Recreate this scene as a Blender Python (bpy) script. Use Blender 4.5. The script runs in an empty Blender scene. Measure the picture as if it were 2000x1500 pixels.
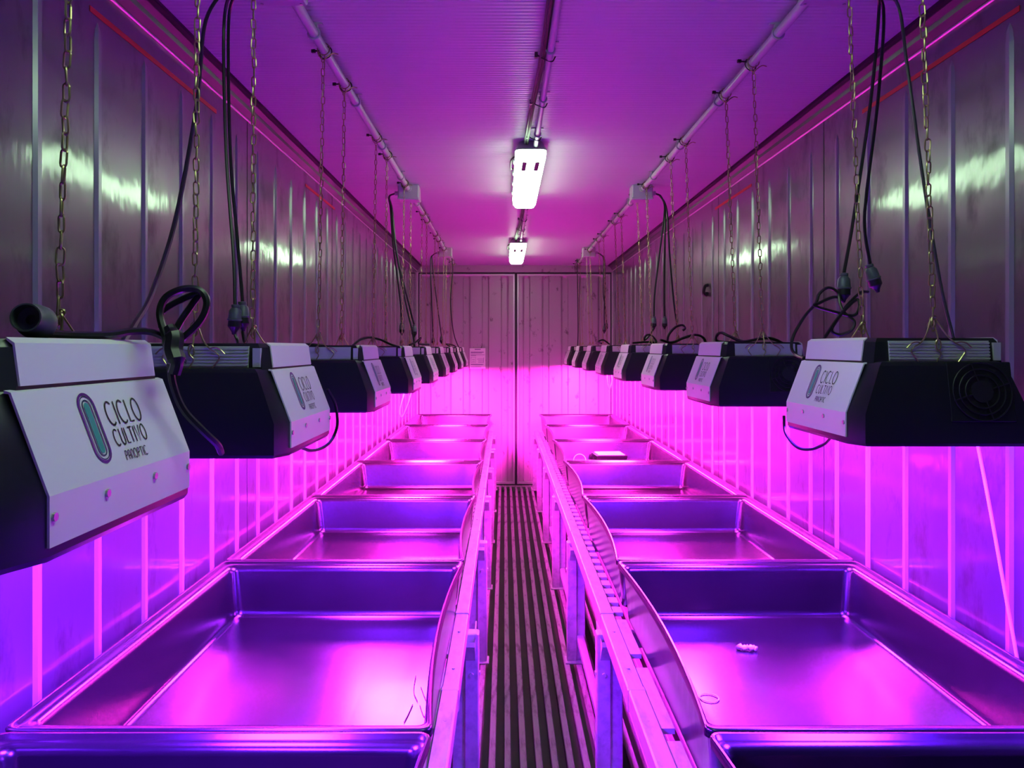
import bpy, math, random
from mathutils import Vector, Matrix
random.seed(7)
S = bpy.context.scene
COL = S.collection
R = math.radians

# ------------------------------------------------------------------ camera
CX, CZ, F = -0.124, 1.60, 1500.0          # camera 1.6 m up, a little left of the aisle centre
VPX, VPY = 985.0, 680.0
cam_d = bpy.data.cameras.new('camera'); cam = bpy.data.objects.new('camera', cam_d); COL.objects.link(cam)
cam.location = (CX, 0, CZ); cam.rotation_euler = (R(90), 0, 0)
cam_d.sensor_width = 36; cam_d.lens = F / 2000 * 36
cam_d.shift_x = (1000 - VPX) / 2000; cam_d.shift_y = (VPY - 750) / 2000
cam_d.clip_start = 0.02; cam_d.clip_end = 100
S.camera = cam
# ------------------------------------------------------------------ world, exposure
w = bpy.data.worlds.new('world'); S.world = w; w.use_nodes = True
w.node_tree.nodes['Background'].inputs[0].default_value = (0.01, 0.01, 0.014, 1)
w.node_tree.nodes['Background'].inputs[1].default_value = 0.2
S.view_settings.view_transform = 'Standard'; S.view_settings.look = 'None'
S.view_settings.gamma = 1; S.view_settings.use_curve_mapping = False
S.view_settings.exposure = 0.0
LED_POWER = 720.0
TUBE_POWER = 11.5
LED_COLS = [(0.13, 0.008, 1.0), (0.18, 0.010, 1.0), (0.32, 0.013, 0.90), (0.60, 0.020, 0.78), (1.10, 0.021, 0.72)]

def P(px, py, d):
    return Vector((CX + (px - VPX) * d / F, d, CZ - (py - VPY) * d / F))

# ------------------------------------------------------------------ materials
MATS = {}
def mat(name, col, rough=0.5, metal=0.0, coat=0.0, emit=None, estr=0.0, noise=None, bump=None, spec=None):
    m = bpy.data.materials.new(name); m.use_nodes = True
    nt = m.node_tree; b = nt.nodes['Principled BSDF']
    b.inputs['Base Color'].default_value = (*col, 1)
    b.inputs['Roughness'].default_value = rough
    b.inputs['Metallic'].default_value = metal
    b.inputs['Coat Weight'].default_value = coat
    if spec is not None: b.inputs['Specular IOR Level'].default_value = spec
    if emit:
        b.inputs['Emission Color'].default_value = (*emit, 1); b.inputs['Emission Strength'].default_value = estr
    tc = nt.nodes.new('ShaderNodeTexCoord')
    def mapped(scale):
        mp = nt.nodes.new('ShaderNodeMapping'); mp.inputs['Scale'].default_value = scale
        nt.links.new(tc.outputs['Object'], mp.inputs['Vector']); return mp
    if noise:   # (scale3, detail, col2, lo, hi, rough2)
        sc, det, col2, lo, hi, r2 = noise
        n = nt.nodes.new('ShaderNodeTexNoise'); n.inputs['Scale'].default_value = 1; n.inputs['Detail'].default_value = det
        n.inputs['Roughness'].default_value = 0.62
        nt.links.new(mapped(sc).outputs[0], n.inputs['Vector'])
        cr = nt.nodes.new('ShaderNodeMapRange'); cr.inputs['From Min'].default_value = lo; cr.inputs['From Max'].default_value = hi
        nt.links.new(n.outputs['Fac'], cr.inputs['Value'])
        mx = nt.nodes.new('ShaderNodeMix'); mx.data_type = 'RGBA'
        mx.inputs[6].default_value = (*col, 1); mx.inputs[7].default_value = (*col2, 1)
        nt.links.new(cr.outputs[0], mx.inputs[0]); nt.links.new(mx.outputs[2], b.inputs['Base Color'])
        rr = nt.nodes.new('ShaderNodeMapRange'); rr.inputs['To Min'].default_value = rough; rr.inputs['To Max'].default_value = r2
        nt.links.new(cr.outputs[0], rr.inputs['Value']); nt.links.new(rr.outputs[0], b.inputs['Roughness'])
    if bump:    # list of (kind, scale3, strength, distance)
        prev = None
        for kind, sc, st, dist in bump:
            if kind == 'noise':
                n = nt.nodes.new('ShaderNodeTexNoise'); n.inputs['Scale'].default_value = 1; n.inputs['Detail'].default_value = 3; out = n.outputs['Fac']
            else:
                n = nt.nodes.new('ShaderNodeTexWave'); n.wave_type = 'BANDS'; n.bands_direction = 'Y'; n.inputs['Scale'].default_value = 1
                n.inputs['Distortion'].default_value = 0.6; n.inputs['Detail Scale'].default_value = 0.3; out = n.outputs['Fac']
            nt.links.new(mapped(sc).outputs[0], n.inputs['Vector'])
            bp = nt.nodes.new('ShaderNodeBump'); bp.inputs['Strength'].default_value = st; bp.inputs['Distance'].default_value = dist
            nt.links.new(out, bp.inputs['Height'])
            if prev: nt.links.new(prev.outputs[0], bp.inputs['Normal'])
            prev = bp
        nt.links.new(prev.outputs[0], b.inputs['Normal'])
    MATS[name] = m
    return m

M_wall = mat('stainless_wall', (0.115, 0.115, 0.125), 0.34, 0.7, noise=((7, 7, 3.5), 8, (0.035, 0.035, 0.040), 0.52, 0.72, 0.52),
             bump=[('noise', (5, 5, 4), 0.12, 0.02), ('noise', (60, 60, 10), 0.05, 0.003)])
def lacquer(m, wgt, rough):
    b = m.node_tree.nodes['Principled BSDF']; b.inputs['Coat Weight'].default_value = wgt; b.inputs['Coat Roughness'].default_value = rough
    for l in list(b.inputs['Normal'].links): m.node_tree.links.new(l.from_socket, b.inputs['Coat Normal'])
lacquer(M_wall, 1.0, 0.105)
M_rib = mat('stainless_rib', (0.28, 0.28, 0.29), 0.26, 0.3)
M_door = mat('door_sheet', (0.40, 0.37, 0.37), 0.38, 0.2, noise=((9, 9, 6), 5, (0.16, 0.14, 0.14), 0.60, 0.68, 0.6))
M_doorframe = mat('door_edge_steel', (0.62, 0.60, 0.60), 0.35, 0.5)
M_ceil = mat('ceiling_sheet', (0.58, 0.58, 0.62), 0.40, 0.05, bump=[('wave', (1, 14, 1), 0.5, 0.005), ('noise', (4, 4, 4), 0.06, 0.02)])
M_cove = mat('cove_strip', (0.075, 0.075, 0.085), 0.36, 0.4)
M_gasket = mat('black_rubber', (0.012, 0.012, 0.013), 0.6)
M_alu = mat('bead_aluminium', (0.75, 0.75, 0.76), 0.3, 0.8)
M_red = mat('red_tape', (0.55, 0.015, 0.02), 0.5)
M_floorbase = mat('floor_channel', (0.05, 0.052, 0.05), 0.7, 0.2, noise=((6, 3, 1), 5, (0.09, 0.085, 0.07), 0.45, 0.7, 0.8))
M_bar = mat('floor_bar_aluminium', (0.34, 0.34, 0.34), 0.5, 0.5, noise=((30, 6, 10), 6, (0.10, 0.09, 0.08), 0.5, 0.72, 0.75))
M_tray = mat('grey_tray_plastic', (0.0045, 0.0044, 0.005), 0.235, 0.0, spec=0.55,
             noise=((5, 5, 5), 6, (0.0055, 0.0054, 0.006), 0.4, 0.75, 0.255), bump=[('noise', (5, 4, 5), 0.04, 0.010), ('noise', (120, 120, 120), 0.05, 0.0015)])
M_rack = mat('galvanised_rack', (0.52, 0.52, 0.54), 0.36, 0.55, noise=((25, 8, 25), 5, (0.36, 0.36, 0.38), 0.45, 0.7, 0.5))
M_shell = mat('black_shell_plastic', (0.012, 0.013, 0.016), 0.32)
M_plate = mat('white_painted_plate', (0.88, 0.89, 0.89), 0.38, coat=0.15)
M_sink = mat('heat_sink_aluminium', (0.60, 0.64, 0.56), 0.42, 0.2)
M_navy = mat('navy_print', (0.012, 0.02, 0.10), 0.4)
M_purple = mat('purple_print', (0.13, 0.015, 0.24), 0.4)
M_teal = mat('teal_print', (0.03, 0.36, 0.27), 0.4)
M_ink = mat('black_print', (0.008, 0.012, 0.014), 0.4)
M_screw = mat('screw_steel', (0.5, 0.5, 0.5), 0.3, 0.9)
M_chain = mat('brass_zinc_chain', (0.40, 0.34, 0.17), 0.32, 0.85)
M_cable = mat('black_cable', (0.010, 0.012, 0.011), 0.33)
M_gcable = mat('grey_cable', (0.05, 0.055, 0.055), 0.3)
M_sock = mat('grey_connector', (0.085, 0.11, 0.10), 0.4)
M_pvc = mat('white_pvc', (0.52, 0.52, 0.52), 0.35)
M_dkpvc = mat('grey_fixture_housing', (0.36, 0.36, 0.37), 0.4)
M_tube = mat('lit_diffuser', (0.9, 0.9, 0.9), 0.4, emit=(0.62, 1.0, 0.60), estr=TUBE_POWER)
M_lampend = mat('tube_end_shade', (0.06, 0.09, 0.06), 0.6)
M_paper = mat('paper', (0.80, 0.78, 0.78), 0.7)
M_white = mat('white_plastic', (0.85, 0.85, 0.85), 0.3)
M_twig = mat('dry_stem', (0.06, 0.05, 0.03), 0.8)
M_led = [mat('grow_led_%d' % i, (0.3, 0.3, 0.3), 0.5, emit=c, estr=LED_POWER) for i, c in enumerate(LED_COLS)]

# ------------------------------------------------------------------ mesh helpers
class MB:
    def __init__(s): s.v = []; s.f = []; s.m = []; s.cur = 0
    def add(s, vs, fs):
        o = len(s.v); s.v += [tuple(v) for v in vs]
        for f in fs: s.f.append(tuple(i + o for i in f)); s.m.append(s.cur)
    def box(s, x0, x1, y0, y1, z0, z1):
        s.add([(x0,y0,z0),(x1,y0,z0),(x1,y1,z0),(x0,y1,z0),(x0,y0,z1),(x1,y0,z1),(x1,y1,z1),(x0,y1,z1)],
              [(0,3,2,1),(4,5,6,7),(0,1,5,4),(1,2,6,5),(2,3,7,6),(3,0,4,7)])
    def bev(s, x0, x1, y0, y1, z0, z1, b=0.003):
        rings = []
        for z, o in ((z0, b), (z0 + b, 0), (z1 - b, 0), (z1, b)):
            rings.append([(x0+o+b,y0+o,z),(x1-o-b,y0+o,z),(x1-o,y0+o+b,z),(x1-o,y1-o-b,z),(x1-o-b,y1-o,z),(x0+o+b,y1-o,z),(x0+o,y1-o-b,z),(x0+o,y0+o+b,z)])
        s.loft(rings, True, True)
    def loft(s, rings, cap0=False, cap1=False, closed=True):
        n = len(rings[0]); vs = [p for r in rings for p in r]; fs = []
        for i in range(len(rings) - 1):
            for j in range(n if closed else n - 1):
                k = (j + 1) % n
                fs.append((i*n+j, i*n+k, (i+1)*n+k, (i+1)*n+j))
        if cap0: fs.append(tuple(range(n - 1, -1, -1)))
        if cap1: fs.append(tuple((len(rings)-1)*n + j for j in range(n)))
        s.add(vs, fs)
    def tube(s, pts, r, n=8, closed=False, caps=True):
        pts = [Vector(p) for p in pts]; N = len(pts); rings = []
        up = None
        for i in range(N):
            if closed: t = pts[(i+1) % N] - pts[i-1]
            else: t = pts[min(i+1, N-1)] - pts[max(i-1, 0)]
            t.normalize()
            if up is None:
                a = Vector((0,0,1)) if abs(t.z) < 0.9 else Vector((1,0,0))
                up = (a - t * a.dot(t)).normalized()
            else:
                up = (up - t * up.dot(t)); up.normalize()
            b = t.cross(up)
            rr = r[i] if isinstance(r, (list, tuple)) else r
            rings.append([pts[i] + (up * math.cos(2*math.pi*k/n) + b * math.sin(2*math.pi*k/n)) * rr for k in range(n)])
        if closed: rings.append(rings[0]); s.loft(rings)
        else: s.loft(rings, caps, caps)
    def cyl(s, p0, p1, r, n=12): s.tube([p0, p1], r, n)
    def prism(s, poly, y0, y1):     # poly of (x,z), extruded in y
        n = len(poly)
        vs = [(x, y0, z) for x, z in poly] + [(x, y1, z) for x, z in poly]
        fs = [(i, (i+1) % n, n + (i+1) % n, n + i) for i in range(n)] + [tuple(range(n-1, -1, -1)), tuple(range(n, 2*n))]
        s.add(vs, fs)
    def mesh(s, name, mats, smooth=False):
        me = bpy.data.meshes.new(name); me.from_pydata(s.v, [], s.f)
        if not isinstance(mats, (list, tuple)): mats = [mats]
        for m in mats: me.materials.append(m)
        if len(mats) > 1: me.polygons.foreach_set('material_index', s.m)
        me.validate()
        import bmesh
        bm = bmesh.new(); bm.from_mesh(me)
        bmesh.ops.recalc_face_normals(bm, faces=bm.faces); bm.to_mesh(me); bm.free()
        if smooth: me.shade_smooth(); me.set_sharp_from_angle(angle=R(smooth if smooth is not True else 40))
        return me
def link(name, me, parent=None, loc=(0,0,0), rot=(0,0,0)):
    o = bpy.data.objects.new(name, me); COL.objects.link(o); o.parent = parent; o.location = loc; o.rotation_euler = rot; return o
def build(name, mb, mats, parent=None, smooth=False, loc=(0,0,0), rot=(0,0,0)):
    return link(name, mb.mesh(name, mats, smooth), parent, loc, rot)
def tag(o, label, cat, group=None):
    o['label'] = label; o['category'] = cat
    if group: o['group'] = group
    return o
def struct(o, label=None):
    o['kind'] = 'structure'
    if label: o['label'] = label
    return o
def empty(name, loc, rz=0):
    o = bpy.data.objects.new(name, None); o.empty_display_size = 0.05; COL.objects.link(o); o.location = loc; o.rotation_euler = (0,0,rz); return o
def spline(ctrl, n=8):
    c = [Vector(p) for p in ctrl]; c = [c[0]*2 - c[1]] + c + [c[-1]*2 - c[-2]]; out = []
    for i in range(1, len(c) - 2):
        for k in range(n):
            t = k / n; a, b, d, e = c[i-1], c[i], c[i+1], c[i+2]
            out.append(0.5 * ((2*b) + (d - a)*t + (2*a - 5*b + 4*d - e)*t*t + (3*b - a - 3*d + e)*t**3))
    out.append(c[-2]); return out

# ------------------------------------------------------------------ the container shell
WX, D, CEIL, Y0 = 1.145, 8.97, 2.565, -1.4
m = MB(); m.box(-1.2, 1.2, Y0 - 0.1, D + 0.12, -0.12, -0.055)
floor = struct(build('floor', m, M_floorbase), 'dark channelled floor with long worn aluminium bars'); floor['category'] = 'floor'
m = MB(); prof = [(-0.014, 0), (-0.011, 0.003), (0.011, 0.003), (0.014, 0), (0.014, -0.007), (0.004, -0.009), (0.004, -0.058), (-0.004, -0.058), (-0.004, -0.009), (-0.014, -0.007)]
m.prism([(x, z - 0.003) for x, z in prof], Y0, 8.86)
me = m.mesh('floor_bar', M_bar)
for k in range(-18, 19): link('floor_bar', me, floor, (0.011 + 0.061 * k, 0, 0))
m = MB(); m.bev(-1.13, 1.13, 8.86, 8.95, -0.055, 0.004, 0.003); build('sill_plate', m, M_bar, floor)

def wall(side):
    s = 1 if side == 'right' else -1
    m = MB(); m.box(min(s*WX, s*1.22), max(s*WX, s*1.22), Y0, D + 0.1, -0.06, CEIL + 0.05)
    wl = struct(build('wall_' + side, m, M_wall), 'dull stainless steel side wall with narrow vertical ribs on the ' + ('side without the notice' if s > 0 else 'side of the paper notice'))
    m = MB()   # one rib: raised flute with tapered top end
    h0, h1 = 0.06, 2.416
    def ring(z, hw, p): return [(0, -hw, z), (-s*p, -hw*0.45, z), (-s*p, hw*0.45, z), (0, hw, z)]
    m.loft([ring(h0, 0.016, 0.0065), ring(h1 - 0.05, 0.016, 0.0065), ring(h1 - 0.02, 0.012, 0.005), ring(h1, 0.002, 0.0005)], True, True)
    me = m.mesh('rib', M_rib)
    y = 1.928 - 0.25 * 12
    while y < D - 0.1:
        if y > Y0 + 0.05: link('rib', me, wl, (s*WX, y, 0))
        y += 0.25
    m = MB(); m.box(0, 0.0012, -0.002, 0.002, 0.05, 2.5)
    me = m.mesh('panel_seam', M_gasket)
    for y in (1.55, 3.05, 4.55, 6.05, 7.55): link('panel_seam', me, wl, (s*WX - (0.0012 if s > 0 else 0), y, 0))
    for a, b in ((1.89, 2.72), (3.94, 4.62)):
        m = MB(); m.box(min(s*WX, s*(WX-0.002)), max(s*WX, s*(WX-0.002)), a, b, 2.430, 2.444)
        build('load_line_stripe', m, M_red, wl)['label'] = 'red stripe along the top of the wall'
    n = 1 if s < 0 else 2
    m = MB()   # cove between wall and ceiling
    pr = [(s*1.150, 2.503), (s*1.135, 2.507), (s*1.118, 2.524), (s*1.114, 2.536), (s*1.100, 2.550), (s*1.096, CEIL + 0.002), (s*1.150, CEIL + 0.002)]
    m.prism(pr, Y0, D)
    tr = struct(build('trim_%d' % n, m, M_cove), 'sloped cove strip between ceiling and ' + ('the wall without notice' if s > 0 else 'the wall on the notice side'))
    m = MB(); x0, x1 = sorted((s*1.082, s*1.100)); m.box(x0, x1, Y0, D, CEIL - 0.012, CEIL + 0.001); build('gasket_strip', m, M_gasket, tr)
    m = MB(); m.tube([(s*1.141, Y0, 2.503), (s*1.141, D, 2.503)], 0.0045, 6); build('edge_bead', m, M_alu, tr, True)
wall('left'); wall('right')
m = MB(); m.box(-1.2, 1.2, Y0, D + 0.1, CEIL, CEIL + 0.08); struct(build('ceiling', m, M_ceil), 'pale finely ridged container ceiling')
m = MB(); m.box(-1.2, 1.2, Y0 - 0.1, Y0, -0.06, CEIL + 0.05); struct(build('wall_front', m, M_wall), 'bulkhead wall at the closed end of the container')
m = MB(); m.box(-1.2, 1.2, D + 0.06, D + 0.12, -0.06, CEIL + 0.05); m.box(-WX, WX, D - 0.02, D + 0.06, 2.485, CEIL)
wb = struct(build('wall_back', m, M_door), 'door frame wall with lintel above the double doors')
for s in (-1, 1):
    m = MB(); x0, x1 = sorted((s*1.128, s*1.146)); m.box(x0, x1, D - 0.012, D + 0.06, 0, 2.485); build('jamb', m, M_doorframe, wb)
# doors: heightfield leaf with vertical recessed flutes
DC = 0.012
def door(n, xa, xb, flutes, label):
    NX, NZ = 170, 66; zb, zt = 0.012, 2.468
    vs = []; fs = []
    for j in range(NZ + 1):
        t = j / NZ; z = zb + (zt - zb) * (1 - (1 - t) ** 1.6)
        for i in range(NX + 1):
            x = xa + (xb - xa) * i / NX; dep = 0.0
            for c in flutes:
                hw = 0.043
                top = 2.415 + 0.035 * math.sqrt(max(0, 1 - ((x - c) / hw) ** 2)) if abs(x - c) < hw else 0
                e = max(0, min(1, (hw - abs(x - c)) / 0.012)); ez = max(0, min(1, (top - z) / 0.02)) if top else 0
                dep = max(dep, 0.022 * e * ez * (1 if z > 0.06 else 0))
            vs.append((x, D + 0.012 + dep, z))
    for j in range(NZ):
        for i in range(NX):
            a = j * (NX + 1) + i; fs.append((a, a + 1, a + NX + 2, a + NX + 1))
    m = MB(); m.add(vs, fs)
    o = struct(build('door_%d' % n, m, M_door, None, 50), label)
    m = MB(); m.box(xa, xb, D + 0.045, D + 0.055, zb, zt); build('backing_sheet', m, M_door, o)
    for x0, x1, z0, z1 in ((xa, xa + 0.022, zb, zt), (xb - 0.022, xb, zb, zt), (xa + 0.022, xb - 0.022, zt - 0.022, zt), (xa + 0.022, xb - 0.022, zb, zb + 0.03)):
        m = MB(); m.bev(x0, x1, D - 0.004, D + 0.02, z0, z1, 0.003); build('edge_strip', m, M_doorframe, o)
    for x0, x1, z0, z1 in ((xa - 0.012, xa - 0.001, zb, zt + 0.012), (xb + 0.001, xb + 0.012, zb, zt + 0.012), (xa, xb, zt + 0.001, zt + 0.014)):
        m = MB(); m.box(x0, x1, D + 0.0, D + 0.03, z0, z1); build('gasket', m, M_gasket, o)
    return o
pf = lambda px: CX + (px - VPX) * D / F
door(1, -1.116, DC - 0.013, [pf(835), pf(874), pf(911), pf(948), pf(985.5)], 'corrugated steel door leaf with the paper notice on it')
door(2, DC + 0.013, 1.116, [pf(1028.5), pf(1066), pf(1103.5), pf(1138.5), pf(1175.5)], 'corrugated steel door leaf without a notice')
# paper notice
m = MB(); m.bev(-0.529, -0.345, D - 0.002, D + 0.011, 1.360, 1.600, 0.0006)
o = tag(build('paper_notice', m, M_paper), 'white printed paper notice stuck on the corrugated door', 'notice')
m = MB(); m.box(-0.47, -0.40, D - 0.003, D - 0.002, 1.582, 1.590)
for z, wd in ((1.555, .15), (1.547, .15), (1.54, .13), (1.520, .16), (1.513, .06), (1.41, .15), (1.403, .14), (1.378, .12)):
    m.box(-0.515, -0.515 + wd, D - 0.003, D - 0.002, z, z + 0.004)
for x0, x1, z0, z1 in ((-.513, -.46, 1.43, 1.432), (-.513, -.511, 1.43, 1.495), (-.46, -.458, 1.43, 1.495), (-.513, -.458, 1.495, 1.497), (-.43, -.365, 1.432, 1.436), (-.43, -.365, 1.45, 1.454), (-.44, -.365, 1.47, 1.474), (-.368, -.365, 1.43, 1.49), (-.50, -.47, 1.445, 1.448), (-.50, -.47, 1.465, 1.468)):
    m.box(x0, x1, D - 0.003, D - 0.002, z0, z1)
build('printed_lines', m, M_purple, o)
# wall hook on the right wall
m = MB(); p = P(1382, 566, 4.78); m.tube(spline([(WX, 4.78, p.z + 0.03), (WX - 0.02, 4.78, p.z + 0.02), (WX - 0.028, 4.78, p.z - 0.02), (WX - 0.012, 4.78, p.z - 0.035), (WX - 0.006, 4.78, p.z - 0.015)], 5), 0.010, 6)
tag(build('wall_hook', m, M_cable, None, True), 'small black hook on the ribbed steel wall', 'hook')

# ------------------------------------------------------------------ ceiling lights
def ceiling_light(y0, y1, label):
    e = empty('ceiling_light', (0, (y0 + y1) / 2, CEIL)); L = (y1 - y0) / 2
    tag(e, label, 'ceiling light', 'tube lights along the ceiling')
    def rr(hx, hy, z, c):
        return [(-hx + c, -hy, z), (hx - c, -hy, z), (hx - c*.3, -hy + c*.3, z), (hx, -hy + c, z), (hx, hy - c, z), (hx - c*.3, hy - c*.3, z), (hx - c, hy, z), (-hx + c, hy, z), (-hx + c*.3, hy - c*.3, z), (-hx, hy - c, z), (-hx, -hy + c, z), (-hx + c*.3, -hy + c*.3, z)]
    m = MB(); m.loft([rr(.055, L - .03, 0, .02), rr(.066, L - .015, -.02, .025), rr(.074, L, -.045, .03)], True, True); build('housing', m, M_dkpvc, e, 30)
    m = MB(); m.loft([rr(.073, L - .002, -.045, .03), rr(.070, L - .006, -.075, .03), rr(.056, L - .03, -.098, .03)], False, True); build('diffuser', m, M_tube, e, 30)
    for x in (-.03, .03):
        m = MB(); m.loft([[(x + .011*math.cos(a), -L + .042 + (.15 if math.sin(a) > 0 else 0) + .011*math.sin(a), z) for a in [k*math.pi/5 for k in range(10)]] for z in (-.0985, -.0965)], True, True)
        build('tube_end', m, M_lampend, e)
    for yy in (-L*.6, -L*.2, L*.2, L*.6):
        m = MB(); m.bev(-.082, -.071, yy - .012, yy + .012, -.055, -.033, .002); build('clip', m, M_pvc, e)
    m = MB(); m.tube(spline([(-.05, -L + .2, -.02), (-.088, -L + .25, -.03), (-.092, -L + .35, -.05), (-.08, -L + .45, -.03)], 5), .004, 6); build('feed_wire', m, M_cable, e, True)
    return e
ceiling_light(3.55, 4.80, 'lit twin tube ceiling light farther from the double doors')
ceiling_light(6.72, 7.97, 'lit twin tube ceiling light close to the double doors')
ceiling_light(0.40, 1.65, 'lit twin tube ceiling light out above the first trays')

# ------------------------------------------------------------------ conduits and boxes
M_dirtpipe = M_pvc
def conduit(x, y0, y1, r, clips, label, z=None, nclip=None):
    z = z or CEIL - r - 0.014
    e = empty('conduit_pipe', (x, y0, z)); tag(e, label, 'pipe', 'conduit pipes along the ceiling')
    m = MB(); m.tube([(0, 0, 0), (0, y1 - y0, 0)], r, 14); build('pipe', m, M_pvc, e, True)
    for yc in clips:
        m = MB(); m.tube([(r*1.18*math.cos(a), yc - y0, r*1.18*math.sin(a)) for a in [k*2*math.pi/14 for k in range(14)]], .0035, 5, True)
        m.box(-.012, .012, yc - y0 - .008, yc - y0 + .008, r, CEIL - z); m.box(-.026, .026, yc - y0 - .007, yc - y0 + .007, CEIL - z - .004, CEIL - z)
        build('clamp', m, M_pvc, e)
    return e
BOXY = (1.915, 4.57, 7.41)
def junction(x, y, label):
    s = 1 if x > 0 else -1
    e = empty('junction_box', (x, y, CEIL)); tag(e, label, 'junction box', 'junction boxes on the ceiling conduits')
    m = MB(); m.bev(-.062, .062, -.05, .05, -.085, 0, .006); build('box_body', m, M_pvc, e)
    m = MB(); m.bev(-.064, .064, -.052, .052, -.090, -.074, .004); build('lid', m, M_pvc, e)
    m = MB(); m.tube([(0, -.075, -.028), (0, -.049, -.028)], .020, 14); build('gland', m, M_pvc, e, 40)
    m = MB(); m.tube([(s*.06, 0, -.045), (s*.085, 0, -.045)], .014, 12); build('gland', m, M_pvc, e, 40)
    for a in (-.05, .05):
        for b in (-.038, .038):
            m = MB(); m.cyl((a, b, -.092), (a, b, -.089), .004, 8); build('screw', m, M_screw, e)
for s, nm in ((-1, 'notice side'), (1, 'side without the notice')):
    for i, y in enumerate(BOXY):
        junction(s*.69, y, 'white junction box on the %s, %s' % (nm, ('farthest from the double doors', 'midway along the ceiling', 'closest to the double doors')[i]))
    secs = [(Y0 + .02, BOXY[0] - .06), (BOXY[0] + .05, BOXY[1] - .06), (BOXY[1] + .05, BOXY[2] - .06), (BOXY[2] + .05, 8.6)]
    for i, (a, b) in enumerate(secs):
        n = max(2, int((b - a) / .62)); cl = [a + (k + .5) * (b - a) / n for k in range(n)]
        conduit(s*.69, a, b, .0145, cl, 'white conduit pipe on the %s, %s' % (nm, ('before the first junction box', 'between first and middle junction boxes', 'between middle and last junction boxes', 'past the last junction box')[i]))
for a, b, lb in ((1.66, 3.56, 'leading to the farther tube light'), (4.79, 6.73, 'between the two tube lights')):
    n = 4; cl = [a + (k + .6) * (b - a) / n for k in range(n)]
    conduit(.022, a, b, .011, cl, 'pale conduit pipe on the ceiling centre ' + lb)
    pts = [( -.002 + (0.012*math.sin((y - a) * 2.6) - .004), y, CEIL - .016 - (.006 * abs(math.sin((y - a) * 5)))) for y in [a + (b - a) * k / 40 for k in range(41)]]
    e = empty('ceiling_cable', (0, a, CEIL)); tag(e, 'black twin cable tied beside the centre conduit ' + lb, 'cable', 'cables along the centre conduit')
    m = MB(); m.tube([(x, y - a, z - CEIL) for x, y, z in pts], .0065, 6); build('cable', m, M_cable, e, True)
    m = MB(); m.tube([(x - .011, y - a, z - CEIL - .001) for x, y, z in pts], .0045, 6); build('cable', m, M_gcable, e, True)
    for yc in cl:
        m = MB(); m.tube(spline([(-.02, yc - a + .07, -.012), (0, yc - a + .065, -.028), (.03, yc - a + .07, -.036), (.042, yc - a + .075, -.018)], 5), .0022, 5); m.box(-.026, -.016, yc - a + .06, yc - a + .075, -.025, -.008); build('cable_tie', m, M_cable, e, True)

# ------------------------------------------------------------------ trays
TY = [0.300 + 1.205 * k for k in range(8)]
TW, TL, TH = 0.848, 1.200, 0.182
TZ = 0.670
def rrect(x0, x1, y0, y1, r, nx=10, ny=16, nc=5):
    pts = []
    def arc(cx, cy, a0):
        for k in range(nc + 1):
            a = a0 + math.pi/2 * k / nc; pts.append((cx + r*math.cos(a), cy + r*math.sin(a)))
    arc(x1 - r, y1 - r, 0)
    for k in range(1, nx): pts.append((x1 - r - (x1 - x0 - 2*r) * k / nx, y1))
    arc(x0 + r, y1 - r, math.pi/2)
    for k in range(1, ny): pts.append((x0, y1 - r - (y1 - y0 - 2*r) * k / ny))
    arc(x0 + r, y0 + r, math.pi)
    for k in range(1, nx): pts.append((x0 + r + (x1 - x0 - 2*r) * k / nx, y0))
    arc(x1 - r, y0 + r, 1.5*math.pi)
    for k in range(1, ny): pts.append((x1, y0 + r + (y1 - y0 - 2*r) * k / ny))
    return pts
def tray_mesh(s):
    # (aisle inset, other inset, z, radius)
    lv = [(.030, .045, .000, .03), (.012, .040, .150, .03), (.004, .034, .160, .03), (.000, .002, .162, .022), (.000, .000, .178, .022), (.002, .003, .182, .022), (.006, .011, .182, .02),
          (.007, .016, .1765, .02), (.009, .027, .1755, .02), (.012, .037, .173, .022), (.015, .043, .166, .024), (.017, .046, .155, .026), (.034, .058, .030, .03), (.037, .061, .016, .03), (.043, .067, .007, .03), (.055, .079, .003, .03)]
    rings = []
    for a, b, z, r in lv:
        ring = []
        for x, y in rrect(a, TW - b, b, TL - b, r):
            t = y / TL; wgt = max(0, 1 - x / (.5*TW)) ; bow = .034 * (4*t*(1-t)) * wgt * (.15 + .85 * z / TH)
            x2 = x + bow
            zz = z - (.004 * 4*t*(1-t) * wgt if z > .15 else 0)
            ring.append((s*x2, y, zz))
        rings.append(ring)
    cx, cy = s*(TW*.5), TL*.5
    for q in (.8, .55, .28, .06):
        rings.append([(cx + (x - cx)*q, cy + (y - cy)*q, .003 - .004*(1 - q*q)) for x, y, z in rings[len(lv) - 1]])
    m = MB(); m.loft(rings, True, True)
    return m.mesh('tray', M_tray, 55)
ordn = ['closest to', 'second from', 'third from', 'fourth from', 'fifth from', 'sixth from', 'farthest from']
for s, row in ((-1, 'in the row on the notice side'), (1, 'in the row holding the white box')):
    me = tray_mesh(s)
    for k in range(7):
        tag(link('grow_tray', me, None, ((-.2645 if s < 0 else .2705), TY[k], TZ)), 'empty grey plastic grow tray %s the doors %s' % (ordn[6 - k], row) if not (s > 0 and k == 4) else 'grey plastic grow tray with a white-topped box and a ring inside', 'tray', 'grow trays in two rows')

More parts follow.
